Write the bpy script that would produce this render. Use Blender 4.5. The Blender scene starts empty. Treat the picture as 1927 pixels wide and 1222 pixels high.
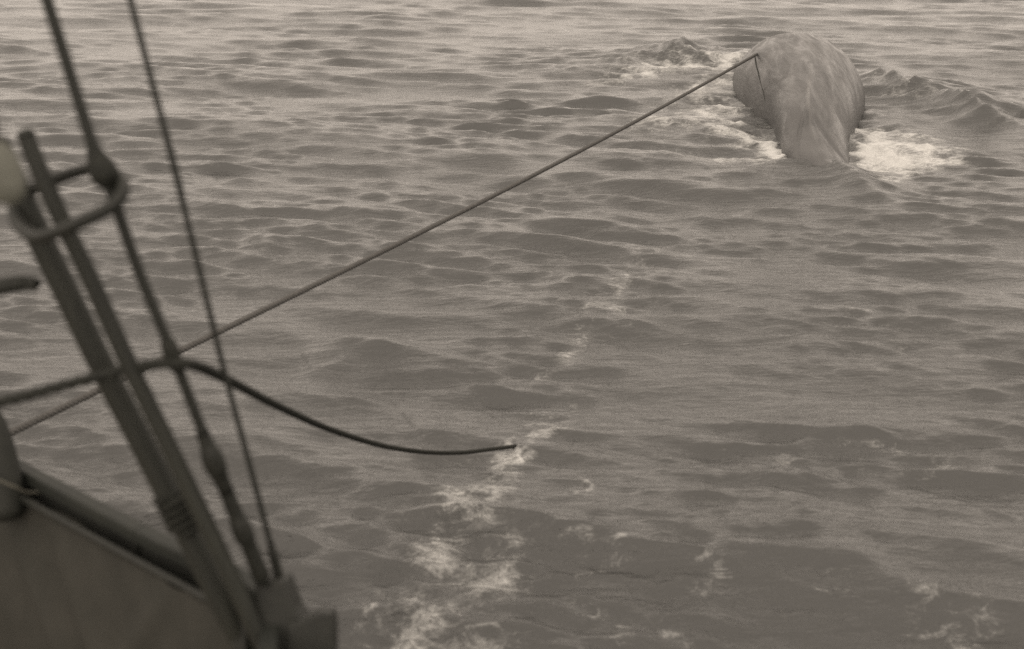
import bpy, bmesh, math, random
import numpy as np
from mathutils import Vector
from mathutils.bvhtree import BVHTree

random.seed(7)
rng = np.random.default_rng(11)
S = bpy.context.scene
COL = S.collection

# ------------------------------------------------------------------ camera
CAM_H = 4.0
PITCH = math.radians(19.3)
FPX = 2647.0                      # focal length in photograph pixels (1927 wide)
CAM = Vector((0.0, 0.0, CAM_H))
FWD = Vector((0.0, math.cos(PITCH), -math.sin(PITCH)))
UP = Vector((0.0, math.sin(PITCH), math.cos(PITCH)))
RIGHT = Vector((1.0, 0.0, 0.0))

cam_d = bpy.data.cameras.new('camera')
cam = bpy.data.objects.new('camera', cam_d)
COL.objects.link(cam)
cam.location = CAM
cam.rotation_euler = (math.pi / 2 - PITCH, 0.0, 0.0)
cam_d.sensor_width = 36.0
cam_d.lens = 36.0 * FPX / 1927.0
cam_d.clip_start = 0.1
cam_d.clip_end = 8000.0
cam_d.dof.use_dof = True
cam_d.dof.focus_distance = 19.0
cam_d.dof.aperture_fstop = (cam_d.lens / 1000.0) / 0.0245
S.camera = cam

# ------------------------------------------------------------------ world, sun, exposure
SUN_DIR = Vector((-0.20, -0.62, 0.76)).normalized()     # towards the veiled sun
SUN_EL = math.asin(SUN_DIR.z)
SUN_AZ = math.atan2(SUN_DIR.x, SUN_DIR.y)
TINT = (1.0, 0.875, 0.755)                              # warm tone of the print

world = bpy.data.worlds.new('World')
S.world = world
world.use_nodes = True
nt = world.node_tree
nt.nodes.clear()
n_out = nt.nodes.new('ShaderNodeOutputWorld')
n_bg = nt.nodes.new('ShaderNodeBackground')
n_sky = nt.nodes.new('ShaderNodeTexSky')
n_sky.sky_type = 'NISHITA'
n_sky.sun_disc = False
n_sky.sun_elevation = SUN_EL
n_sky.sun_rotation = SUN_AZ
n_sky.air_density = 1.0
n_sky.dust_density = 3.0
n_sky.ozone_density = 1.0
n_bw = nt.nodes.new('ShaderNodeRGBToBW')
n_tint = nt.nodes.new('ShaderNodeMix')
n_tint.data_type = 'RGBA'
n_tint.blend_type = 'MULTIPLY'
n_tint.inputs[0].default_value = 1.0
n_tint.inputs[7].default_value = (*TINT, 1.0)
nt.links.new(n_sky.outputs[0], n_bw.inputs[0])
n_veil = nt.nodes.new('ShaderNodeMix')                  # even overcast veil over the clear-sky gradient
n_veil.data_type = 'FLOAT'
n_veil.inputs[0].default_value = 0.8
n_veil.inputs[3].default_value = 7.0
nt.links.new(n_bw.outputs[0], n_veil.inputs[2])
nt.links.new(n_veil.outputs[0], n_tint.inputs[6])
nt.links.new(n_tint.outputs[2], n_bg.inputs[0])
n_bg.inputs[1].default_value = 0.10
nt.links.new(n_bg.outputs[0], n_out.inputs[0])

sun_d = bpy.data.lights.new('sun', 'SUN')
sun_d.energy = 0.6
sun_d.angle = math.radians(115)
sun_d.color = TINT
sun = bpy.data.objects.new('sun', sun_d)
COL.objects.link(sun)
sun.rotation_euler = (-SUN_DIR).to_track_quat('-Z', 'Y').to_euler()

S.view_settings.view_transform = 'Standard'
S.view_settings.look = 'None'
S.view_settings.gamma = 1.0
S.view_settings.use_curve_mapping = False
S.view_settings.exposure = 1.27
S.render.engine = 'CYCLES'
S.cycles.use_denoising = False


# ------------------------------------------------------------------ helpers
def at(px, py, d):
    """world point seen at photograph pixel (px, py), d metres along the view axis"""
    return CAM + d * (FWD + ((px - 963.5) / FPX) * RIGHT - ((py - 611.0) / FPX) * UP)


def ground(px, py, z=0.0):
    r = at(px, py, 1.0) - CAM
    t = (z - CAM_H) / r.z
    return CAM + r * t


def tag(o, label=None, cat=None, group=None, kind=None):
    if label: o['label'] = label
    if cat: o['category'] = cat
    if group: o['group'] = group
    if kind: o['kind'] = kind
    return o


def empty(name, loc):
    o = bpy.data.objects.new(name, None)
    o.empty_display_size = 0.2
    o.location = loc
    COL.objects.link(o)
    return o


def mesh_obj(name, verts, faces, mat, parent=None, smooth=True):
    me = bpy.data.meshes.new(name)
    me.from_pydata([tuple(v) for v in verts], [], faces)
    if smooth:
        me.polygons.foreach_set('use_smooth', [True] * len(me.polygons))
    me.materials.append(mat)
    me.update()
    o = bpy.data.objects.new(name, me)
    COL.objects.link(o)
    if parent:
        o.parent = parent
        o.matrix_parent_inverse.identity()
        o.location = -parent.location        # vertices are given in world space
    return o


def bm_obj(name, bm, mat, parent=None, smooth=False):
    bmesh.ops.recalc_face_normals(bm, faces=bm.faces)
    me = bpy.data.meshes.new(name)
    bm.to_mesh(me)
    bm.free()
    if smooth:
        me.polygons.foreach_set('use_smooth', [True] * len(me.polygons))
    me.materials.append(mat)
    o = bpy.data.objects.new(name, me)
    COL.objects.link(o)
    if parent:
        o.parent = parent
        o.location = -parent.location
    return o


def catmull(pts, n, closed=False):
    """resample a list of points (any dimension) with a Catmull-Rom curve, n steps per span"""
    P = [np.array(p, float) for p in pts]
    out = []
    m = len(P)
    spans = m if closed else m - 1
    for i in range(spans):
        if closed:
            p0, p1, p2, p3 = P[(i - 1) % m], P[i], P[(i + 1) % m], P[(i + 2) % m]
        else:
            p1, p2 = P[i], P[i + 1]
            p0 = P[i - 1] if i > 0 else 2 * p1 - p2
            p3 = P[i + 2] if i + 2 < m else 2 * p2 - p1
        for k in range(n):
            t = k / n
            out.append(0.5 * ((2 * p1) + (-p0 + p2) * t + (2 * p0 - 5 * p1 + 4 * p2 - p3) * t * t
                              + (-p0 + 3 * p1 - 3 * p2 + p3) * t ** 3))
    if not closed:
        out.append(P[-1])
    return out


def frames(path, closed=False):
    P = np.array([p[:3] for p in path])
    T = np.zeros_like(P)
    if closed:
        T = np.roll(P, -1, 0) - np.roll(P, 1, 0)
    else:
        T[1:-1] = P[2:] - P[:-2]
        T[0] = P[1] - P[0]
        T[-1] = P[-1] - P[-2]
    T /= np.linalg.norm(T, axis=1)[:, None]
    ref = np.array([0.0, 0.0, 1.0]) if abs(T[0][2]) < 0.9 else np.array([1.0, 0, 0])
    n = ref - T[0] * ref.dot(T[0])
    n /= np.linalg.norm(n)
    N = [n]
    for i in range(1, len(P)):
        n = N[-1] - T[i] * N[-1].dot(T[i])
        n /= np.linalg.norm(n)
        N.append(n)
    N = np.array(N)
    return P, T, N, np.cross(T, N)


def tube(path, radii, sides=14, closed=False, caps=True, noise=0.0):
    """verts, faces of a tube with a radius per point and rounded ends"""
    P, T, N, B = frames(path, closed)
    m = len(P)
    R = np.array(radii, float) if np.ndim(radii) else np.full(m, float(radii))
    verts, faces = [], []
    for i in range(m):
        for j in range(sides):
            a = 2 * math.pi * j / sides
            r = R[i] * (1 + noise * random.uniform(-1, 1))
            verts.append(P[i] + r * (math.cos(a) * N[i] + math.sin(a) * B[i]))
    rng_i = m if closed else m - 1
    for i in range(rng_i):
        k = (i + 1) % m
        for j in range(sides):
            l = (j + 1) % sides
            faces.append((i * sides + j, i * sides + l, k * sides + l, k * sides + j))
    if caps and not closed:
        for end, sgn in ((0, -1), (m - 1, 1)):
            prev = [end * sides + j for j in range(sides)]
            for q in (0.45, 0.8, 0.95):
                ring = []
                off = R[end] * 0.6 * q * sgn
                rr = R[end] * math.sqrt(max(0, 1 - q * q))
                for j in range(sides):
                    a = 2 * math.pi * j / sides
                    ring.append(len(verts))
                    verts.append(P[end] + T[end] * off + rr * (math.cos(a) * N[end] + math.sin(a) * B[end]))
                for j in range(sides):
                    l = (j + 1) % sides
                    faces.append((prev[j], prev[l], ring[l], ring[j]))
                prev = ring
            faces.append(tuple(prev))
    return verts, faces


def rope(path, radius, pitch, strands=3, sides=8, per_turn=10):
    """laid rope: helical strands round a path"""
    P = np.array([p[:3] for p in path])
    seg = np.linalg.norm(np.diff(P, axis=0), axis=1)
    s = np.concatenate([[0], np.cumsum(seg)])
    n = max(8, int(s[-1] / pitch * per_turn))
    ss = np.linspace(0, s[-1], n)
    Q = np.stack([np.interp(ss, s, P[:, k]) for k in range(3)], 1)
    if n > 40:                                     # soften the kinks of the resampling
        for _ in range(6):
            Q[1:-1] = 0.25 * Q[:-2] + 0.5 * Q[1:-1] + 0.25 * Q[2:]
    P, T, N, B = frames(Q)
    verts, faces = [], []
    rs = radius * 0.64
    ro = radius * 0.38
    for k in range(strands):
        ph = 2 * math.pi * ss / pitch + 2 * math.pi * k / strands
        C = P + ro * (np.cos(ph)[:, None] * N + np.sin(ph)[:, None] * B)
        base = len(verts)
        for i in range(n):
            for j in range(sides):
                a = 2 * math.pi * j / sides
                verts.append(C[i] + rs * (math.cos(a) * N[i] + math.sin(a) * B[i]))
        for i in range(n - 1):
            for j in range(sides):
                l = (j + 1) % sides
                faces.append((base + i * sides + j, base + i * sides + l,
                              base + (i + 1) * sides + l, base + (i + 1) * sides + j))
        faces.append(tuple(base + j for j in range(sides)))
        faces.append(tuple(base + (n - 1) * sides + j for j in range(sides)))
    return verts, faces


# ------------------------------------------------------------------ materials
def new_mat(name):
    m = bpy.data.materials.new(name)
    m.use_nodes = True
    t = m.node_tree
    t.nodes.clear()
    out = t.nodes.new('ShaderNodeOutputMaterial')
    bs = t.nodes.new('ShaderNodeBsdfPrincipled')
    t.links.new(bs.outputs[0], out.inputs[0])
    return m, t, bs, out


def noise_node(t, scale, detail=4.0, rough=0.55, dist=0.0, coord='Object', stretch=(1, 1, 1)):
    tc = t.nodes.new('ShaderNodeTexCoord')
    mp = t.nodes.new('ShaderNodeMapping')
    mp.inputs['Scale'].default_value = stretch
    nz = t.nodes.new('ShaderNodeTexNoise')
    nz.inputs['Scale'].default_value = scale
    nz.inputs['Detail'].default_value = detail
    nz.inputs['Roughness'].default_value = rough
    nz.inputs['Distortion'].default_value = dist
    t.links.new(tc.outputs[coord], mp.inputs[0])
    t.links.new(mp.outputs[0], nz.inputs['Vector'])
    return nz


def worn(name, dark, light, scale=30.0, rough=0.6, bump=0.3, spec=0.3, stretch=(1, 1, 1), bscale=None, dist=0.004):
    m, t, bs, out = new_mat(name)
    nz = noise_node(t, scale, 6.0, 0.6, 0.3, stretch=stretch)
    rp = t.nodes.new('ShaderNodeValToRGB')
    rp.color_ramp.elements[0].position = 0.33
    rp.color_ramp.elements[1].position = 0.68
    rp.color_ramp.elements[0].color = (*dark, 1)
    rp.color_ramp.elements[1].color = (*light, 1)
    t.links.new(nz.outputs['Fac'], rp.inputs[0])
    t.links.new(rp.outputs[0], bs.inputs['Base Color'])
    bs.inputs['Roughness'].default_value = rough
    bs.inputs['Specular IOR Level'].default_value = spec
    nb = noise_node(t, bscale or scale * 3, 5.0, 0.6, stretch=stretch)
    bp = t.nodes.new('ShaderNodeBump')
    bp.inputs['Strength'].default_value = bump
    bp.inputs['Distance'].default_value = dist
    t.links.new(nb.outputs['Fac'], bp.inputs['Height'])
    t.links.new(bp.outputs[0], bs.inputs['Normal'])
    return m


M_SPAR = worn('tarred_spar', (0.0122, 0.0132, 0.0111), (0.0207, 0.0219, 0.0176), 14, 0.6, 0.4, stretch=(1, 1, 0.25))
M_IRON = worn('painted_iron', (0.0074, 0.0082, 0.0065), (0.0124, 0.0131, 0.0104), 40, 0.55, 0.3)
M_WIRE = worn('tarred_wire', (0.0092, 0.0103, 0.0087), (0.0174, 0.0184, 0.0150), 120, 0.6, 0.3)
M_ROPE = worn('wet_hemp', (0.0553, 0.0536, 0.0510), (0.0892, 0.0867, 0.0824), 60, 0.75, 0.4, spec=0.2)
M_ROPE2 = worn('dark_wet_hemp', (0.0081, 0.0088, 0.0071), (0.0155, 0.0163, 0.0127), 60, 0.7, 0.4, spec=0.25)
M_RAIL = worn('weathered_rail', (0.0098, 0.0113, 0.0095), (0.0157, 0.0175, 0.0142), 9, 0.65, 0.4, stretch=(1, 1, 1))
M_CANVAS = worn('dark_canvas', (0.0270, 0.0270, 0.0233), (0.0377, 0.0367, 0.0319), 5, 0.85, 0.35, spec=0.15, bscale=260)
M_HULL = worn('hull_paint', (0.0113, 0.0119, 0.0105), (0.0185, 0.0193, 0.0168), 4, 0.6, 0.3)
M_DECK = worn('deck_wood', (0.16, 0.145, 0.125), (0.25, 0.23, 0.20), 8, 0.75, 0.3, stretch=(6, 0.4, 1))
M_BLOCK = worn('bare_wood_block', (0.0638, 0.0649, 0.0539), (0.1065, 0.1074, 0.0903), 12, 0.7, 0.4)
M_POST = worn('brown_timber', (0.0097, 0.0105, 0.0087), (0.0164, 0.0173, 0.0140), 10, 0.7, 0.4, stretch=(1, 1, 0.3))
M_PALE = worn('pale_line', (0.0488, 0.0473, 0.0386), (0.0732, 0.0708, 0.0570), 80, 0.8, 0.3)


def whale_mat():
    m, t, bs, out = new_mat('wet_whale_skin')
    a = noise_node(t, 1.3, 6.0, 0.6, 0.4, stretch=(1.6, 0.6, 1))
    b = noise_node(t, 38.0, 6.0, 0.75, stretch=(1.2, 0.8, 1))
    mx = t.nodes.new('ShaderNodeMath'); mx.operation = 'MULTIPLY_ADD'
    mx.inputs[1].default_value = 0.6
    t.links.new(b.outputs['Fac'], mx.inputs[0]); t.links.new(a.outputs['Fac'], mx.inputs[2])
    rp = t.nodes.new('ShaderNodeValToRGB')
    rp.color_ramp.elements[0].position = 0.56; rp.color_ramp.elements[1].position = 1.0
    rp.color_ramp.elements[0].color = (0.057, 0.0565, 0.056, 1)
    rp.color_ramp.elements[1].color = (0.080, 0.0785, 0.0765, 1)
    t.links.new(mx.outputs[0], rp.inputs[0])
    ra = t.nodes.new('ShaderNodeAttribute'); ra.attribute_name = 'ridge'          # paler colour along the keel of the back
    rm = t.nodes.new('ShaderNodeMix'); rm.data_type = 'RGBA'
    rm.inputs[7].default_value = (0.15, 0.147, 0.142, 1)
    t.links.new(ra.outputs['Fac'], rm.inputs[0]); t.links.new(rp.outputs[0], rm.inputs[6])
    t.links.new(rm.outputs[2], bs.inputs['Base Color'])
    w = noise_node(t, 2.4, 5.0, 0.65, 0.8, stretch=(2.2, 0.5, 0.5))
    wr = t.nodes.new('ShaderNodeMapRange')
    wr.inputs['From Min'].default_value = 0.35; wr.inputs['From Max'].default_value = 0.65
    wr.inputs['To Min'].default_value = 0.28; wr.inputs['To Max'].default_value = 0.62
    t.links.new(w.outputs['Fac'], wr.inputs['Value']); t.links.new(wr.outputs[0], bs.inputs['Roughness'])
    bs.inputs['Specular IOR Level'].default_value = 0.4
    bp = t.nodes.new('ShaderNodeBump'); bp.inputs['Strength'].default_value = 0.5; bp.inputs['Distance'].default_value = 0.03
    c = noise_node(t, 9.0, 8.0, 0.62, 0.2, stretch=(1.6, 0.6, 1))
    t.links.new(c.outputs['Fac'], bp.inputs['Height']); t.links.new(bp.outputs[0], bs.inputs['Normal'])
    return m


def sea_mat():
    m, t, bs, out = new_mat('sea_water')
    bs.inputs['Base Color'].default_value = (0.036, 0.0365, 0.035, 1)
    bs.inputs['Roughness'].default_value = 0.16
    bs.inputs['IOR'].default_value = 1.45
    bs.inputs['Specular IOR Level'].default_value = 0.5
    # fine capillary ripples below the mesh's own waves
    n1 = noise_node(t, 6.0, 5.0, 0.64, 0.6, stretch=(0.42, 1.7, 1))
    n2 = noise_node(t, 26.0, 3.0, 0.6, 0.3, stretch=(0.6, 1.3, 1))
    ad = t.nodes.new('ShaderNodeMath'); ad.operation = 'MULTIPLY_ADD'; ad.inputs[1].default_value = 0.3
    t.links.new(n2.outputs['Fac'], ad.inputs[0]); t.links.new(n1.outputs['Fac'], ad.inputs[2])
    bp = t.nodes.new('ShaderNodeBump'); bp.inputs['Strength'].default_value = 0.75; bp.inputs['Distance'].default_value = 0.03
    t.links.new(ad.outputs[0], bp.inputs['Height']); t.links.new(bp.outputs[0], bs.inputs['Normal'])
    # foam
    fo = t.nodes.new('ShaderNodeBsdfDiffuse'); fo.inputs[1].default_value = 0.4
    at_ = t.nodes.new('ShaderNodeAttribute'); at_.attribute_name = 'foam'
    f1 = noise_node(t, 6.0, 7.0, 0.72, 1.6, stretch=(0.7, 1.1, 1))
    f2 = noise_node(t, 22.0, 5.0, 0.75, 1.2)
    s = t.nodes.new('ShaderNodeMath'); s.operation = 'MULTIPLY_ADD'; s.inputs[1].default_value = 0.5
    t.links.new(f2.outputs['Fac'], s.inputs[0]); t.links.new(f1.outputs['Fac'], s.inputs[2])   # about 0.75 mean
    thr = t.nodes.new('ShaderNodeMath'); thr.operation = 'ADD'
    t.links.new(at_.outputs['Fac'], thr.inputs[0]); t.links.new(s.outputs[0], thr.inputs[1])
    mr = t.nodes.new('ShaderNodeMapRange'); mr.interpolation_type = 'SMOOTHSTEP'
    mr.inputs['From Min'].default_value = 1.02; mr.inputs['From Max'].default_value = 1.58
    mr.inputs['To Max'].default_value = 0.78
    t.links.new(thr.outputs[0], mr.inputs['Value'])
    cr = t.nodes.new('ShaderNodeValToRGB')
    cr.color_ramp.elements[0].position = 0.3; cr.color_ramp.elements[1].position = 0.7
    cr.color_ramp.elements[0].color = (0.46, 0.46, 0.45, 1); cr.color_ramp.elements[1].color = (0.60, 0.60, 0.58, 1)
    t.links.new(f2.outputs['Fac'], cr.inputs[0]); t.links.new(cr.outputs[0], fo.inputs[0])
    bp2 = t.nodes.new('ShaderNodeBump'); bp2.inputs['Strength'].default_value = 0.3; bp2.inputs['Distance'].default_value = 0.04
    t.links.new(f2.outputs['Fac'], bp2.inputs['Height']); t.links.new(bp2.outputs[0], fo.inputs['Normal'])
    ms = t.nodes.new('ShaderNodeMixShader')
    t.links.new(mr.outputs[0], ms.inputs[0]); t.links.new(bs.outputs[0], ms.inputs[1]); t.links.new(fo.outputs[0], ms.inputs[2])
    t.links.new(ms.outputs[0], out.inputs[0])
    return m


M_WHALE = whale_mat()
M_SEA = sea_mat()


# ------------------------------------------------------------------ whale (one continuous body)
#            y     xc    zc     half width  height above centre
SECT = [(14.0, 3.62, -2.25, 0.06, 0.02),
        (14.25, 3.62, -2.25, 1.45, 0.05),
        (14.8, 3.65, -2.20, 1.05, 0.09),
        (15.3, 3.68, -2.05, 0.28, 0.16),
        (16.2, 4.12, -1.50, 0.24, 0.24),
        (17.0, 4.12, -0.44, 0.21, 0.34),
        (17.5, 4.06, -0.23, 0.30, 0.34),
        (17.9, 4.01, -0.16, 0.38, 0.35),
        (18.4, 4.04, -0.09, 0.45, 0.44),
        (19.0, 4.13, 0.0, 0.475, 0.57),
        (20.0, 4.346, 0.0, 0.61, 0.79),
        (20.5, 4.43, 0.0, 0.70, 0.87),
        (21.0, 4.48, 0.0, 0.81, 0.93),
        (21.5, 4.53, 0.0, 0.89, 0.97),
        (22.0, 4.56, 0.0, 0.975, 0.99),
        (23.0, 4.67, -0.10, 1.02, 1.04),
        (24.5, 4.78, -0.55, 1.06, 1.12),
        (26.5, 4.92, -1.25, 1.18, 1.12),
        (29.0, 4.96, -2.1, 1.02, 0.98),
        (31.5, 5.18, -2.7, 0.62, 0.62),
        (33.0, 5.30, -2.95, 0.22, 0.24),
        (33.3, 5.33, -3.0, 0.03, 0.03)]


def whale_body():
    ys = [s[0] for s in SECT]
    tab = np.array(SECT)
    yy = np.concatenate([np.linspace(14.0, 17.0, 50, endpoint=False),
                         np.linspace(17.0, 23.0, 240, endpoint=False),
                         np.linspace(23.0, 33.3, 90)])
    # smooth interpolation of the table
    cur = np.array(catmull(SECT, 24))
    order = np.argsort(cur[:, 0])
    cur = cur[order]
    na = 220
    verts = []
    pale = []
    for y in yy:
        xc, zc, a, b = [np.interp(y, cur[:, 0], cur[:, k]) for k in range(1, 5)]
        a = max(a, 0.01); b = max(b, 0.005)
        fin = 0.0
        if 18.36 < y < 19.35:
            if y > 18.52:
                q = (19.35 - y) / (19.35 - 18.52)
                fin = 0.11 * q ** 1.9
            else:
                q = (y - 18.36) / 0.16
                fin = 0.11 * q ** 0.7
        keel = 0.075 * math.exp(-((y - 19.2) / 1.1) ** 2)
        for j in range(na):
            tt = 2 * math.pi * j / na
            # angle runs from the top; slightly flattened flanks
            cx, sx = math.sin(tt), math.cos(tt)
            x = a * math.copysign(abs(cx) ** 0.94, cx)
            z = (b if sx > 0 else max(b, a) * 1.1 if b > 0.12 else b) * math.copysign(abs(sx) ** 0.98, sx)
            if sx > 0:
                z += keel * math.exp(-(abs(x) / 0.045) ** 1.2)
                z += fin * math.exp(-(abs(x) / 0.055) ** 1.6)
                # soft lengthwise hollows beside the keel and small unevenness of the hide
                z -= 0.02 * math.exp(-((abs(x) - 0.26 * a / 0.5) / 0.12) ** 2) * math.exp(-((y - 18.8) / 0.9) ** 2)
                # paired creases running down and out from behind the fin
                if y < 18.7:
                    xr = 0.05 + 0.26 * (18.7 - y)
                    z -= 0.030 * min(1.0, (18.7 - y) / 0.2) * math.exp(-((abs(x) - xr) / 0.035) ** 2)
                z += 0.010 * math.sin(2.1 * y + 3 * x) * math.sin(3.3 * x - 0.7 * y)
            x -= 0.12 * max(0.0, sx) ** 1.5 * min(1.0, b / 0.5)     # body rolled a little to the left
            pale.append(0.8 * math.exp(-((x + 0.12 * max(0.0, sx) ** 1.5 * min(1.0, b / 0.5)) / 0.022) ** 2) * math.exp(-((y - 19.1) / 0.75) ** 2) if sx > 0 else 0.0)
            verts.append((xc + x, y, zc + z))
    faces = []
    m = len(yy)
    for i in range(m - 1):
        for j in range(na):
            l = (j + 1) % na
            faces.append((i * na + j, (i + 1) * na + j, (i + 1) * na + l, i * na + l))
    faces.append(tuple(range(na)))
    faces.append(tuple((m - 1) * na + j for j in range(na - 1, -1, -1)))
    return verts, faces, pale


wv, wf, wp_ = whale_body()
whale = mesh_obj('whale', wv, wf, M_WHALE)
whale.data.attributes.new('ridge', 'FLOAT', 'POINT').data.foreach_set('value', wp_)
tag(whale, 'grey whale back arching out of the sea with a small dorsal fin', 'whale')
WBVH = BVHTree.FromPolygons([Vector(v) for v in wv], wf)


# ------------------------------------------------------------------ sea
def seg_dist(X, Y, a, b):
    ax, ay = a; bx, by = b
    dx, dy = bx - ax, by - ay
    L = dx * dx + dy * dy
    t = np.clip(((X - ax) * dx + (Y - ay) * dy) / L, 0, 1)
    return np.hypot(X - (ax + t * dx), Y - (ay + t * dy)), t


def lowfreq(X, Y, lam, n, seed, aniso=1.0):
    r = np.random.default_rng(seed)
    out = np.zeros_like(X)
    for _ in range(n):
        th = r.uniform(0, 2 * math.pi)
        k = 2 * math.pi / (lam * r.uniform(0.6, 1.7))
        out += np.sin(k * (math.cos(th) * X + aniso * math.sin(th) * Y) + r.uniform(0, 6.283))
    return out / math.sqrt(n / 2.0)


def build_sea():
    ys = [4.0]
    while ys[-1] < 46:
        ys.append(ys[-1] + 0.0125 * (max(ys[-1], 6.0) / 7.0) ** 1.45)
    st = ys[-1] - ys[-2]
    while ys[-1] < 5000:
        st *= 1.09
        ys.append(ys[-1] + st)
    back = [4.0]
    st = 0.03
    while back[-1] > -300:
        st *= 1.2
        back.append(back[-1] - st)
    ys = np.array(back[:0:-1] + ys)
    nu = 960
    u = np.linspace(-1, 1, nu)
    ext = [0.0]
    st = 0.05
    while ext[-1] < 4000:
        st *= 1.35
        ext.append(ext[-1] + st)
    ext = np.array(ext[1:])
    hw = 0.47 * np.clip(ys, 4, None) + 2.6
    X = np.concatenate([-(hw[:, None] + ext[None, ::-1]), hw[:, None] * u[None, :], hw[:, None] + ext[None, :]], 1)
    Y = np.repeat(ys[:, None], X.shape[1], 1)
    X = X.astype(np.float32); Y = Y.astype(np.float32)
    dxs = (2 * hw / nu)[:, None].astype(np.float32)
    dys = np.gradient(ys)[:, None].astype(np.float32)
    Z = np.zeros_like(X); DX = np.zeros_like(X); DY = np.zeros_like(X)

    # patches of stronger and weaker chop
    g1 = np.clip(1 + 0.33 * lowfreq(X, Y, 7.0, 9, 3, 0.8), 0.25, 1.9)
    g2 = np.clip(1 + 0.40 * lowfreq(X, Y, 3.2, 9, 5, 0.8), 0.2, 2.1)
    # the smooth slick where the whale has just passed / is being hauled
    slick = np.zeros_like(X)
    for (p, q, w, s) in (((1530, 330), (1400, 520), 1.0, 0.35), ((1400, 520), (1290, 700), 0.8, 0.4),
                         ((1290, 700), (1190, 950), 0.6, 0.35), ((1190, 950), (1250, 1180), 0.5, 0.3)):
        a = ground(*p); b = ground(*q)
        d, _ = seg_dist(X, Y, (a.x, a.y), (b.x, b.y))
        slick = np.maximum(slick, s * np.exp(-(d / w) ** 2))
    calm = 1 - slick

    near = 1 - 0.10 * np.clip((11.0 - Y) / 4.0, 0, 1) - 0.22 * np.clip((Y - 15.0) / 14.0, 0, 1)   # chop eases off with distance
    N = 260
    lam = np.exp(np.linspace(math.log(0.085), math.log(6.5), N))
    for i in range(N):
        l = lam[i] * rng.uniform(0.97, 1.03)
        k = 2 * math.pi / l
        spread = 0.25 if l > 0.3 else 0.42
        swing = -0.22 if rng.random() < 0.9 else 0.35              # a little of a crossing wave train
        th = -math.pi / 2 + swing + rng.normal() * spread          # travelling towards the camera
        # slope density: chop strongest between 0.35 and 1.6 m
        sl = 0.0300 * math.exp(-((math.log(l) - math.log(0.40)) / 1.25) ** 2) + (0.004 if l < 1.6 else 0.0062)
        a = sl / k
        cx, cy = math.cos(th), math.sin(th)
        need = np.abs(cx) * dxs + np.abs(cy) * dys
        f = np.clip((l / np.maximum(need, 1e-6) - 2.4) / 2.5, 0, 1)
        rows = np.where(f[:, 0] > 0)[0]
        if len(rows) == 0:
            continue
        r0, r1 = rows[0], rows[-1] + 1
        ph = rng.uniform(0, 6.283)
        th_ = k * (cx * X[r0:r1] + cy * Y[r0:r1]) + ph
        amp = a * f[r0:r1]
        if l < 0.5:
            amp = amp * g2[r0:r1] * calm[r0:r1] * near[r0:r1]
        elif l < 2.2:
            amp = amp * g1[r0:r1] * (0.35 + 0.65 * calm[r0:r1]) * near[r0:r1]
        s = np.sin(th_); c = np.cos(th_)
        if l > 0.22:
            s = s - 0.44 * s * c            # steep fronts, long backs
        Z[r0:r1] += amp * s
        DX[r0:r1] += 0.36 * amp * cx * c
        DY[r0:r1] += 0.36 * amp * cy * c

    # wind leans the crests towards the camera: short steep faces, long backs
    DY -= 0.2 * np.clip(Z, -0.15, 0.25)
    # ---- water thrown up round the whale
    def ridge(pts, h, wf, wb, jag=0.1, seed=1, p=1.5):
        """a steep little wave crest along pixel points: wf towards the camera, wb behind"""
        nonlocal Z
        P = [ground(p[0], p[1]) for p in pts]
        best = np.full_like(X, 1e9); hh = np.zeros_like(X); side = np.zeros_like(X)
        for i in range(len(P) - 1):
            a, b = P[i], P[i + 1]
            d, t = seg_dist(X, Y, (a.x, a.y), (b.x, b.y))
            sd = (b.x - a.x) * (Y - a.y) - (b.y - a.y) * (X - a.x)
            m_ = d < best
            best = np.where(m_, d, best)
            hh = np.where(m_, h[i] + (h[i + 1] - h[i]) * t, hh)
            side = np.where(m_, sd, side)
        w = np.where(side > 0, wb, wf)
        jg = 1 + 0.5 * jag * (lowfreq(X, Y, 0.8, 8, seed) + 0.6 * lowfreq(X, Y, 0.28, 10, seed + 100))
        Z += hh * jg * np.exp(-(best / w) ** p)

    ridge([(960, 145), (1110, 132), (1220, 118), (1275, 112), (1330, 118), (1440, 118)],
          [0.02, 0.10, 0.18, 0.34, 0.20, 0.20], 0.36, 0.9, 0.20, 1, 1.15)
    ridge([(1590, 128), (1680, 170), (1760, 195), (1815, 214), (1850, 232), (1900, 238), (1960, 262)],
          [0.03, 0.28, 0.17, 0.38, 0.30, 0.16, 0.03], 0.36, 0.8, 0.20, 2, 1.15)
    ridge([(1640, 215), (1710, 250), (1770, 280)], [0.05, 0.10, 0.03], 0.25, 0.5, 0.2, 4)
    ridge([(1160, 275), (1240, 290), (1310, 312)], [0.02, 0.09, 0.02], 0.25, 0.5, 0.2, 6)
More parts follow.
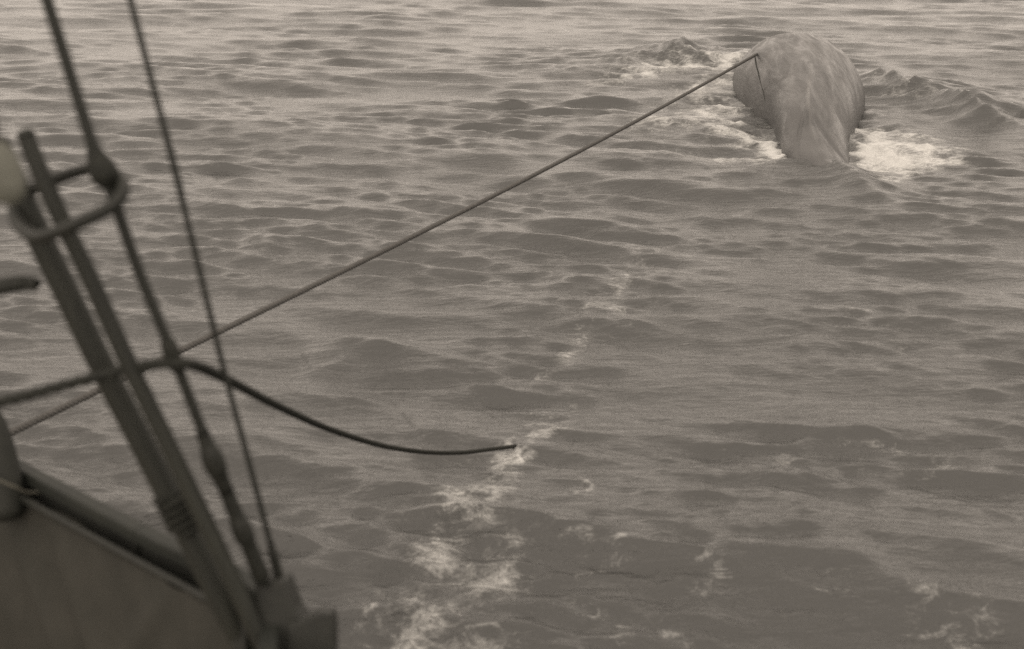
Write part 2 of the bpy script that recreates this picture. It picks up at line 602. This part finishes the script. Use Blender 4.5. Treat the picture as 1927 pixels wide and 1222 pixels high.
    # single steeper chop faces that stand out of the general sea
    for (xa, ya, xb, yb, hk) in ((1100, 402, 1190, 408, 1.0), (1290, 418, 1390, 420, 0.8), (1420, 420, 1500, 432, 1.1), (680, 338, 800, 346, 1.0),
                                 (640, 412, 725, 418, 0.9), (420, 345, 520, 340, 0.8), (150, 165, 300, 168, 1.0), (590, 690, 720, 655, 1.3),
                                 (660, 650, 760, 668, 1.0), (1510, 812, 1650, 800, 1.0), (1440, 912, 1510, 905, 1.2), (700, 1052, 800, 1042, 0.9),
                                 (1390, 1108, 1530, 1140, 1.0), (1520, 1072, 1630, 1090, 1.0), (1600, 1180, 1750, 1150, 0.9), (1270, 1150, 1360, 1180, 0.8),
                                 (800, 830, 870, 815, 0.9), (1460, 655, 1540, 660, 0.9), (1120, 300, 1200, 312, 0.7), (480, 480, 560, 470, 1.0),
                                 (870, 292, 960, 296, 0.8), (1750, 570, 1860, 575, 0.8), (1030, 548, 1110, 548, 0.9), (1050, 255, 1130, 262, 0.8)):
        yy_ = ground((xa + xb) / 2, (ya + yb) / 2).y
        sc = 0.55 + 0.45 * yy_ / 12.0
        ridge([(xa - 40, ya), (xa, ya), ((xa + xb) / 2, (ya + yb) / 2 - 3), (xb, yb), (xb + 40, yb + 4)],
              [0.0, 0.028 * hk * sc, 0.046 * hk * sc, 0.03 * hk * sc, 0.0], 0.17 * sc, 0.36 * sc, 0.3, int(xa))
    # smooth hump of water drawn over the tail stock, falling away to the right
    ridge([(1556, 296), (1585, 330), (1622, 362), (1680, 385)], [0.06, 0.15, 0.12, 0.02], 0.24, 0.26, 0.0, 8)
    ridge([(1494, 304), (1470, 312), (1420, 320)], [0.05, 0.06, 0.02], 0.2, 0.3, 0.0, 9)
    c = ground(1655, 300)
    Z -= 0.10 * np.exp(-(((X - c.x) / 0.5) ** 2 + ((Y - c.y) / 0.8) ** 2))
    # hollow beside the flank on the left
    c = ground(1438, 255)
    Z -= 0.13 * np.exp(-(((X - c.x) / 0.22) ** 2 + ((Y - c.y) / 0.5) ** 2))

    # no face close to the ship stands steeper than real chop does
    rows = np.where((ys > 4.2) & (ys < 16.0))[0]
    r0, r1 = rows[0], rows[-1] + 1
    Zn = Z[r0:r1].copy()

    def soften(A, n):
        for _ in range(n):
            A[1:-1] = 0.25 * A[:-2] + 0.5 * A[1:-1] + 0.25 * A[2:]
            A[:, 1:-1] = 0.25 * A[:, :-2] + 0.5 * A[:, 1:-1] + 0.25 * A[:, 2:]
        return A
    for _ in range(3):
        sy = np.gradient(Zn, axis=0) / dys[r0:r1]
        sx = np.gradient(Zn, axis=1) / np.maximum(dxs[r0:r1], 1e-4)
        w = soften(np.clip((np.hypot(sx, sy) - 0.42) / 0.22, 0, 1), 8)
        Zn = Zn * (1 - w) + soften(Zn.copy(), 14) * w
    Z[r0:r1] = Zn

    # ---- foam (its own shape on the water)
    foam = np.zeros_like(X)
    WX = X + 0.05 * lowfreq(X, Y, 0.55, 10, 41) + 0.035 * lowfreq(X, Y, 0.22, 10, 42)      # ragged outlines
    WY = Y + 0.08 * lowfreq(X, Y, 0.60, 10, 43) + 0.05 * lowfreq(X, Y, 0.25, 10, 44)

    def blob(px, py, rx, ry, s, p=2.0):
        nonlocal foam
        c = ground(px, py)
        d = ((np.abs(WX - c.x) / rx) ** p + (np.abs(WY - c.y) / ry) ** p)
        foam = np.maximum(foam, s * np.exp(-d))

    def streak(pts, w, s):
        nonlocal foam
        P = [ground(p[0], p[1]) for p in pts]
        for i in range(len(P) - 1):
            d, t = seg_dist(WX, WY, (P[i].x, P[i].y), (P[i + 1].x, P[i + 1].y))
            ww = w[i] + (w[i + 1] - w[i]) * t
            ss = s[i] + (s[i + 1] - s[i]) * t
            foam = np.maximum(foam, ss * np.exp(-(d / ww) ** 2))
            foam = np.maximum(foam, 0.62 * ss * np.exp(-(d / (2.3 * ww)) ** 2))

    # white water right of the tail
    blob(1660, 287, 0.60, 1.15, 0.9, 2.4)
    blob(1705, 288, 0.80, 1.05, 0.80, 2.4)
    streak([(1600, 240), (1690, 265), (1780, 285)], [0.35, 0.4, 0.2], [0.7, 0.75, 0.25])
    streak([(1610, 345), (1660, 340), (1740, 305), (1830, 260)], [0.10, 0.16, 0.14, 0.2], [0.8, 0.65, 0.5, 0.25])
    streak([(1620, 150), (1700, 185), (1840, 205)], [0.3, 0.5, 0.4], [0.35, 0.42, 0.32])
    # left of the whale
    streak([(1130, 160), (1250, 128), (1400, 118)], [0.5, 0.8, 0.6], [0.42, 0.66, 0.66])
    streak([(1370, 205), (1300, 225), (1180, 240)], [0.6, 0.9, 0.6], [0.72, 0.58, 0.36])
    streak([(1375, 150), (1330, 170), (1250, 200)], [0.5, 0.9, 0.7], [0.62, 0.54, 0.36])
    streak([(1462, 290), (1420, 262), (1360, 240)], [0.16, 0.35, 0.6], [0.9, 0.74, 0.6])
    streak([(1470, 300), (1350, 300), (1230, 290)], [0.12, 0.4, 0.4], [0.7, 0.56, 0.38])
    # thin collar where the body breaks the surface
    # wake threads between the whale and the ship
    streak([(1240, 470), (1180, 530), (1120, 600), (1060, 665), (1020, 705)], [0.45, 0.4, 0.3, 0.16, 0.10],
           [0.32, 0.37, 0.38, 0.44, 0.38])
    streak([(1110, 745), (1030, 795), (985, 835)], [0.25, 0.14, 0.10], [0.32, 0.40, 0.46])
    streak([(950, 850), (940, 905), (890, 960), (850, 1010)], [0.17, 0.25, 0.33, 0.42], [0.52, 0.46, 0.52, 0.46])
    streak([(850, 1010), (880, 1080), (830, 1150), (800, 1215), (760, 1300)], [0.40, 0.44, 0.34, 0.34, 0.38],
           [0.46, 0.45, 0.50, 0.62, 0.62])
    streak([(960, 1010), (1010, 1060), (960, 1180), (930, 1260)], [0.3, 0.35, 0.3, 0.3], [0.26, 0.28, 0.28, 0.3])
    blob(964, 846, 0.10, 0.16, 0.66)
    streak([(1120, 1060), (1130, 1110)], [0.16, 0.12], [0.42, 0.36])
    streak([(1090, 905), (1140, 925)], [0.07, 0.05], [0.5, 0.4])
    for (px, py, s) in ((1500, 880, .3), (1620, 830, .33), (1730, 865, .40), (1580, 600, .3), (1400, 800, .26),
                        (1320, 1090, .40), (1280, 1190, .36), (1560, 1120, .34), (1770, 1165, .46),
                        (1700, 640, .25), (1240, 560, .28), (1800, 1200, .4), (1140, 1190, .36), (1690, 940, .26)):
        blob(px, py, 0.28 * ground(px, py).y / 8.0, 0.34 * ground(px, py).y / 8.0, s)
    foam *= np.clip(0.90 + 0.14 * lowfreq(X, Y, 0.45, 12, 51), 0.3, 1.15)
    # faint flecks everywhere on the livelier water
    flecks = np.clip(0.05 + 0.08 * lowfreq(X, Y, 4.0, 8, 21), 0.0, 0.17)
    foam = np.maximum(foam, flecks)
    # foam lifts the surface a little
    Z += 0.035 * np.clip(foam - 0.35, 0, 1) * (1 + 0.9 * lowfreq(X, Y, 0.22, 14, 31)) * (Y < 30)

    far = np.clip((70 - np.abs(Y)) / 25, 0, 1)
    V = np.stack([X + DX * far, Y + DY * far, Z * far], -1).reshape(-1, 3)
    ny, nx = X.shape
    idx = np.arange(ny * nx, dtype=np.int32).reshape(ny, nx)
    F = np.stack([idx[:-1, :-1], idx[:-1, 1:], idx[1:, 1:], idx[1:, :-1]], -1).reshape(-1, 4)
    me = bpy.data.meshes.new('sea')
    me.vertices.add(len(V)); me.vertices.foreach_set('co', V.astype(np.float32).ravel())
    me.loops.add(F.size); me.loops.foreach_set('vertex_index', F.ravel())
    me.polygons.add(len(F))
    me.polygons.foreach_set('loop_start', np.arange(0, F.size, 4, dtype=np.int32))
    me.polygons.foreach_set('use_smooth', np.ones(len(F), dtype=bool))
    me.update(calc_edges=True)
    at_ = me.attributes.new('foam', 'FLOAT', 'POINT')
    at_.data.foreach_set('value', foam.astype(np.float32).ravel())
    me.materials.append(M_SEA)
    o = bpy.data.objects.new('sea', me)
    COL.objects.link(o)
    tag(o, 'choppy grey sea with streaks of white foam', 'sea', kind='structure')
    print('sea quads', len(F))
    return o


build_sea()


# ------------------------------------------------------------------ ship: hull, bulwark, rail, canvas screen
RAIL_Z = 2.12


def rail_pt(px, py, z=RAIL_Z):
    p = ground(px, py, z)
    return Vector((p.x, p.y, z))


p0 = rail_pt(90, 905)
p1 = rail_pt(500, 1118)
dirv = (p0 - p1).normalized()
bow = p1 + dirv * 11.0
corner = p1
RAIL = [bow, p1 + dirv * 5.0, p0, p1 + dirv * 0.5, corner, corner + Vector((0.10, -0.45, 0)),
        corner + Vector((0.6, -1.6, 0)), corner + Vector((1.2, -4.5, 0)), corner + Vector((1.4, -12, 0))]

ship = empty('whale_catcher', (corner.x - 2.5, corner.y - 2.5, 0))
tag(ship, "dark bulwark corner of the ship in the lower left with canvas screen below its rail", 'ship')


def sweep(profile, pts, name, mat, parent, closed=True):
    """sweep a (outward, up) profile along the rail in plan"""
    n = len(pts)
    V, F = [], []
    for i, p in enumerate(pts):
        a = pts[max(i - 1, 0)]; b = pts[min(i + 1, n - 1)]
        t = (b - a); t.z = 0; t.normalize()
        out = Vector((-t.y, t.x, 0))                   # towards the open sea
        for (o_, z_) in profile:
            V.append(p + out * o_ + Vector((0, 0, z_)))
    m = len(profile)
    for i in range(n - 1):
        for j in range(m if closed else m - 1):
            k = (j + 1) % m
            F.append((i * m + j, i * m + k, (i + 1) * m + k, (i + 1) * m + j))
    return mesh_obj(name, V, F, mat, parent, smooth=False)


RS = [Vector(p) for p in catmull(RAIL, 10)]
sweep([(0.022, 0.0), (0.018, 0.008), (-0.022, 0.008), (-0.026, 0.0), (-0.026, -0.03), (0.022, -0.03)], RS, 'rail_cap', M_RAIL, ship)
sweep([(0.02, -0.037), (0.02, -0.5), (0.015, -1.3), (-0.25, -2.0), (-0.6, -2.6), (-0.65, -2.6), (-0.3, -2.0),
       (-0.03, -1.3), (-0.01, -0.5), (-0.01, -0.037)], RS, 'hull', M_HULL, ship)
# deck inside the bulwark
dv = [Vector((p.x, p.y, RAIL_Z - 1.12)) for p in RS]
dv += [Vector((-9.5, RS[-1].y, RAIL_Z - 1.12)), Vector((-9.5, RS[0].y, RAIL_Z - 1.12))]
mesh_obj('deck', dv, [tuple(range(len(dv)))], M_DECK, ship, smooth=False)

# canvas screen hung inside the rail, with slack folds
tl = dirv
inn = Vector((tl.y, -tl.x, 0)).normalized()
if inn.dot(Vector((0, 0, 0)) - corner) < 0:
    inn = -inn
cv, cf = [], []
NU, NV = 150, 60
for i in range(NU):
    for j in range(NV):
        s = i / (NU - 1) * 3.2 - 0.02
        h = j / (NV - 1)
        z = RAIL_Z - 0.058 - h * 0.95
        fold = 0.0
        for (s0, h0, sl, wd, am) in ((0.30, 0.0, 0.75, 0.05, 0.030), (0.95, 0.05, -0.85, 0.06, 0.035), (1.25, 0.0, -0.9, 0.045, 0.040),
                                     (0.62, 0.35, -0.4, 0.05, 0.022), (1.9, 0.0, 0.4, 0.07, 0.03), (2.5, 0, -0.3, 0.08, 0.04)):
            q = s - (s0 + sl * (h - h0) * 0.9)
            fold += am * math.exp(-(q / wd) ** 2) * min(1, 0.35 + h)
        belly = 0.07 * math.sin(math.pi * min(1, h * 1.1)) * (0.7 + 0.3 * math.sin(3.1 * s)) + 0.02 * math.sin(5.1 * s + 3 * h)
        cv.append(corner + tl * s + inn * (0.050 + belly + fold) + Vector((0, 0, z - RAIL_Z)))
for i in range(NU - 1):
    for j in range(NV - 1):
        cf.append((i * NV + j, i * NV + j + 1, (i + 1) * NV + j + 1, (i + 1) * NV + j))
cs = mesh_obj('canvas_screen', cv, cf, M_CANVAS, ship)
cs['label'] = 'dark creased canvas screen laced below the rail'

# added dark bar standing in for the shadow gap under the rail cap
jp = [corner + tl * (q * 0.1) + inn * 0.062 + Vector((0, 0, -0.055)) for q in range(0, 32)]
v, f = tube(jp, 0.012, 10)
mesh_obj('shadow_gap_bar', v, f, M_IRON, ship)

# timber head at the corner of the rail, where stays and spars come down
def block_from_outline(name, px_pts, d, depth, mat, parent=None, bev=0.008):
    bm = bmesh.new()
    vs = [bm.verts.new(at(x, y, d)) for (x, y) in px_pts]
    face = bm.faces.new(vs)
    r = bmesh.ops.extrude_face_region(bm, geom=[face])
    mv = [e for e in r['geom'] if isinstance(e, bmesh.types.BMVert)]
    bmesh.ops.translate(bm, vec=FWD * depth, verts=mv)
    bmesh.ops.recalc_face_normals(bm, faces=bm.faces)
    bmesh.ops.bevel(bm, geom=[e for e in bm.edges], offset=bev, segments=2, affect='EDGES', profile=0.6)
    return bm_obj(name, bm, mat, parent, smooth=False)


block_from_outline('timber_head', [(478, 1088), (535, 1092), (556, 1150), (572, 1172), (575, 1330), (488, 1330), (482, 1200)], 3.52, 0.13, M_IRON, ship, 0.010)
block_from_outline('cleat', [(540, 1172), (575, 1164), (600, 1152), (624, 1154), (629, 1185), (627, 1320), (540, 1320)], 3.50, 0.09, M_IRON, ship, 0.008)
block_from_outline('chock', [(398, 1120), (425, 1105), (462, 1150), (470, 1330), (440, 1330), (436, 1210)], 3.60, 0.08, M_IRON, ship, 0.006)

# rounded post standing on the rail at the left edge
post_base = rail_pt(18, 900)
dpo = (at(18, 900, 1.0) - CAM).length
D_POST = (post_base - CAM).dot(FWD)
post = []
ax = [(-22, 770), (-14, 800), (-6, 840), (0, 880), (4, 915), (8, 960)]
rr = [0.030, 0.042, 0.052, 0.058, 0.062, 0.063]
v, f = tube(catmull([tuple(at(x, y, D_POST)) for x, y in ax], 6), np.interp(np.linspace(0, 1, 31), np.linspace(0, 1, 6), rr), 24)
po = mesh_obj('bollard_post', v, f, M_POST)
tag(po, 'brown rounded post standing on the rail at the left edge', 'post')
v, f = rope(catmull([tuple(at(-30, 893, D_POST - 0.075)), tuple(at(0, 905, D_POST - 0.085)), tuple(at(28, 917, D_POST - 0.075)), tuple(at(52, 927, D_POST - 0.03)),
                     tuple(at(85, 925, D_POST + 0.01))], 8), 0.0045, 0.03)
o = mesh_obj('lashing_line', v, f, M_PALE)
tag(o, 'thin pale line wrapped round the foot of the brown post', 'line')


# ------------------------------------------------------------------ stays, spars, hoop
def px_path(pts, n=8):
    return catmull([tuple(at(*p)) for p in pts], n)


def beyond(path_pts, length):
    a = at(*path_pts[1]); b = at(*path_pts[0])
    return tuple(b + (b - a).normalized() * length)


# thin stay
root = empty('thin_wire_stay', at(528, 1100, 3.58))
tag(root, 'thin straight wire stay, the one furthest right of the rigging', 'wire stay', 'wire stays coming down to the rail')
pts = [(248, 10, 3.10), (306, 230, 3.19), (366, 470, 3.29), (420, 690, 3.39), (474, 890, 3.48), (528, 1098, 3.57), (534, 1130, 3.575)]
path = [beyond(pts, 5.0)] + [tuple(at(*p)) for p in pts]
v, f = rope(catmull(path, 12), 0.0078, 0.06, strands=6, sides=5)
mesh_obj('wire', v, f, M_WIRE, root)
v, f = tube(px_path([(508, 1020, 3.535), (520, 1066, 3.555), (531, 1110, 3.575)], 5), [0.0085] * 2 + [0.013] * 7 + [0.010] * 2, 10)
mesh_obj('end_fitting', v, f, M_IRON, root)

# thick stay with hoop seizing and rigging screw
root2 = empty('thick_wire_stay', at(490, 1095, 3.55))
tag(root2, 'thick tarred wire stay running through the iron hoop down to the rail', 'wire stay', 'wire stays coming down to the rail')
pts = [(90, 5, 2.98), (140, 165, 3.03), (184, 302, 3.08), (206, 350, 3.10), (222, 398, 3.12), (265, 520, 3.175), (320, 655, 3.24), (398, 855, 3.36), (455, 995, 3.44), (500, 1100, 3.51)]
path = [beyond(pts, 5.0)] + [tuple(at(*p)) for p in pts]
v, f = rope(catmull(path, 12), 0.0135, 0.10, strands=6, sides=6)
mesh_obj('wire', v, f, M_WIRE, root2)
v, f = tube(px_path([(172, 268, 3.07), (182, 296, 3.08), (194, 322, 3.09), (205, 346, 3.10)], 5), [0.014, 0.015, 0.016, 0.018, 0.020, 0.023, 0.026, 0.028, 0.030, 0.031, 0.032, 0.032, 0.031, 0.029, 0.026, 0.020], 14, noise=0.03)
mesh_obj('seizing', v, f, M_ROPE2, root2)
v, f = tube(px_path([(314, 640, 3.235), (322, 662, 3.245), (336, 698, 3.26)], 5), [0.014, 0.017, 0.019, 0.020, 0.020, 0.021, 0.020, 0.019, 0.018, 0.017, 0.014], 12, noise=0.04)
mesh_obj('seizing', v, f, M_ROPE2, root2)
v, f = tube(px_path([(380, 812, 3.335), (392, 842, 3.35), (402, 868, 3.365), (412, 892, 3.38), (424, 920, 3.40)], 5),
            np.interp(np.linspace(0, 1, 21), [0, .2, .35, .5, .65, .8, 1], [0.016, 0.018, 0.025, 0.027, 0.026, 0.020, 0.018]), 14)
mesh_obj('rigging_screw', v, f, M_IRON, root2)
v, f = tube(px_path([(424, 920, 3.40), (442, 964, 3.425), (456, 998, 3.445), (470, 1030, 3.465), (492, 1085, 3.50)], 5),
            np.interp(np.linspace(0, 1, 21), [0, .3, .42, .6, .72, 1], [0.0185, 0.019, 0.025, 0.025, 0.019, 0.022]), 14)
mesh_obj('lower_screw', v, f, M_IRON, root2)

# two long spars leaning against the stays
sp = empty('long_spar', at(500, 1215, 3.53))
tag(sp, 'long dark spar with a rounded top passing through the iron hoop', 'spar', 'dark spars leaning at the rail')
pts = [(48, 252, 3.12), (66, 300, 3.135), (110, 400, 3.17), (168, 520, 3.22), (240, 680, 3.285), (318, 840, 3.355), (395, 1000, 3.425), (460, 1140, 3.485), (494, 1215, 3.52)]
v, f = tube(px_path(pts, 7), np.linspace(0.0205, 0.0222, 57), 22)
mesh_obj('shaft', v, f, M_SPAR, sp)

sp2 = empty('heavy_spar', at(470, 1220, 3.66))
tag(sp2, 'heavier dark spar on the left, its top hidden by the pale block', 'spar', 'dark spars leaning at the rail')
pts = [(-8, 272, 3.24), (22, 336, 3.26), (52, 400, 3.285), (76, 450, 3.305), (110.5, 520, 3.335), (187.5, 680, 3.40), (270, 840, 3.47), (351, 1000, 3.54), (420, 1140, 3.60), (468, 1230, 3.65)]
v, f = tube(px_path(pts, 7), np.linspace(0.0315, 0.0310, 64), 22)
mesh_obj('shaft', v, f, M_SPAR, sp2)
# rope turns lashing it low down
path = []
for k in range(61):
    tt = k / 60.0
    q = np.array(at(318 + 34 * tt, 928 + 68 * tt, 3.508 + 0.03 * tt))
    axd = np.array((at(354, 1000, 3.54) - at(274, 840, 3.47)).normalized())
    n1 = np.cross(axd, (0, 0, 1)); n1 /= np.linalg.norm(n1); n2 = np.cross(axd, n1)
    aa = tt * 2 * math.pi * 5
    path.append(tuple(q + 0.039 * (math.cos(aa) * n1 + math.sin(aa) * n2)))
v, f = tube(path, 0.0085, 8)
lash = mesh_obj('rope_lashing', v, f, M_ROPE2)
tag(lash, 'turns of dark rope lashed round the heavier spar low down', 'rope')

# iron hoop round spar and stay
hp = [(72, 352, 3.27), (120, 331, 3.24), (182, 316, 3.18), (222, 332, 3.12), (231, 360, 3.07), (210, 388, 3.05), (160, 414, 3.04),
      (110, 436, 3.06), (68, 446, 3.12), (38, 428, 3.19), (26, 398, 3.24), (40, 368, 3.27)]
v, f = tube(catmull([tuple(at(*p)) for p in hp], 8, closed=True), 0.0150, 14, closed=True)
hoop = mesh_obj('iron_hoop', v, f, M_IRON)
tag(hoop, 'rounded iron hoop holding the long spar against the thick stay', 'hoop')

# pale wooden block hanging at the left edge by the spar tops
bl = empty('pulley_block', at(4, 322, 2.5))
tag(bl, 'pale rounded wooden block at the left edge above the hoop', 'pulley block')
bm = bmesh.new()
bmesh.ops.create_uvsphere(bm, u_segments=32, v_segments=20, radius=1.0)
c = at(-4, 322, 2.5)
for w in bm.verts:
    x, y, z = w.co
    x = math.copysign(abs(x) ** 0.8, x)
    z = math.copysign(abs(z) ** 0.85, z)
    w.co = c + RIGHT * (0.044 * x + 0.018 * -z) + UP * (0.060 * z) + FWD * (0.030 * y)
bm_obj('cheek', bm, M_BLOCK, bl, smooth=True)
v, f = rope(catmull([tuple(at(-60, -900, 2.2)), tuple(at(-30, 0, 2.4)), tuple(at(-16, 200, 2.46)), tuple(at(-10, 262, 2.49)), tuple(at(0, 300, 2.5))], 8), 0.008, 0.05)
mesh_obj('strop', v, f, M_ROPE2, bl)

# stub of a dark pin reaching in at the left edge
v, f = tube(px_path([(-90, 560, 3.3), (-40, 548, 3.31), (8, 538, 3.32), (42, 533, 3.33), (60, 534, 3.335), (76, 532, 3.34)], 5),
            np.interp(np.linspace(0, 1, 26), [0, .55, .75, .85, .95, 1], [0.022, 0.020, 0.016, 0.019, 0.012, 0.006]), 14)
pin = mesh_obj('belaying_pin', v, f, M_POST)
tag(pin, 'short dark wooden pin reaching in from the left edge', 'pin')


# ------------------------------------------------------------------ ropes
# towing line to the whale
hit = WBVH.ray_cast(CAM, (at(1424, 106, 1.0) - CAM).normalized())
if hit[0] is None:
    q = WBVH.find_nearest(at(1420, 104, 20.5))[0]
else:
    q = hit[0]
far_end = Vector(q)
near = at(30, 806, 7.4)
ext = near + (near - far_end).normalized() * 2.6
path = []
for k in range(81):
    t = k / 80
    p = ext.lerp(far_end, t)
    path.append((p.x, p.y, p.z - 0.10 * math.sin(math.pi * t) + 0.03))
v, f = rope(path, 0.0215, 0.10)
o = mesh_obj('towing_line', v, f, M_ROPE)
tag(o, 'long taut rope stretching over the water up to the whale', 'rope')

# harpoon line lying down the flank from the rope's end
fl = []
for (px, py) in ((1421, 104), (1422, 115), (1425, 130), (1430, 150), (1436, 172), (1440, 190)):
    h = WBVH.ray_cast(CAM, (at(px, py, 1.0) - CAM).normalized())
    if h[0] is None:
        h = WBVH.find_nearest(at(px, py, 21.0))
    fl.append(tuple(h[0] + h[1] * 0.012))
if len(fl) > 2:
    v, f = tube(catmull(fl, 6), np.linspace(0.022, 0.015, (len(fl) - 1) * 6 + 1), 8)
    o = mesh_obj('harpoon_line', v, f, M_ROPE2)
    tag(o, "short dark line lying down the whale's left flank from the rope end", 'line')

# slack line over the thick stay, drooping into the sea
wp = ground(968, 838)
dw = (wp - CAM).dot(FWD)
pts = [(-120, 782, 3.25), (12, 754, 3.27), (110, 728, 3.28), (205, 704, 3.30), (280, 687, 3.285), (332, 683, 3.235), (372, 690, 3.32),
       (430, 716, 3.8), (520, 763, 4.8), (620, 808, 6.1), (720, 839, 7.4), (800, 851, 8.3), (870, 852, 8.97), (930, 845, 9.45), (966, 839, dw), (1000, 836, dw + 0.4)]
wpath = [tuple(at(*p)) for p in pts[:-2]] + [tuple(ground(962, 841, 0.02)), tuple(ground(978, 838, -0.05)), tuple(ground(994, 834, -0.16)), tuple(ground(1010, 828, -0.35))]
v, f = rope(catmull(wpath, 10), 0.0145, 0.10)
o = mesh_obj('slack_line', v, f, M_ROPE2)
tag(o, 'slack dark rope hung over the thick stay and drooping into the water', 'rope')
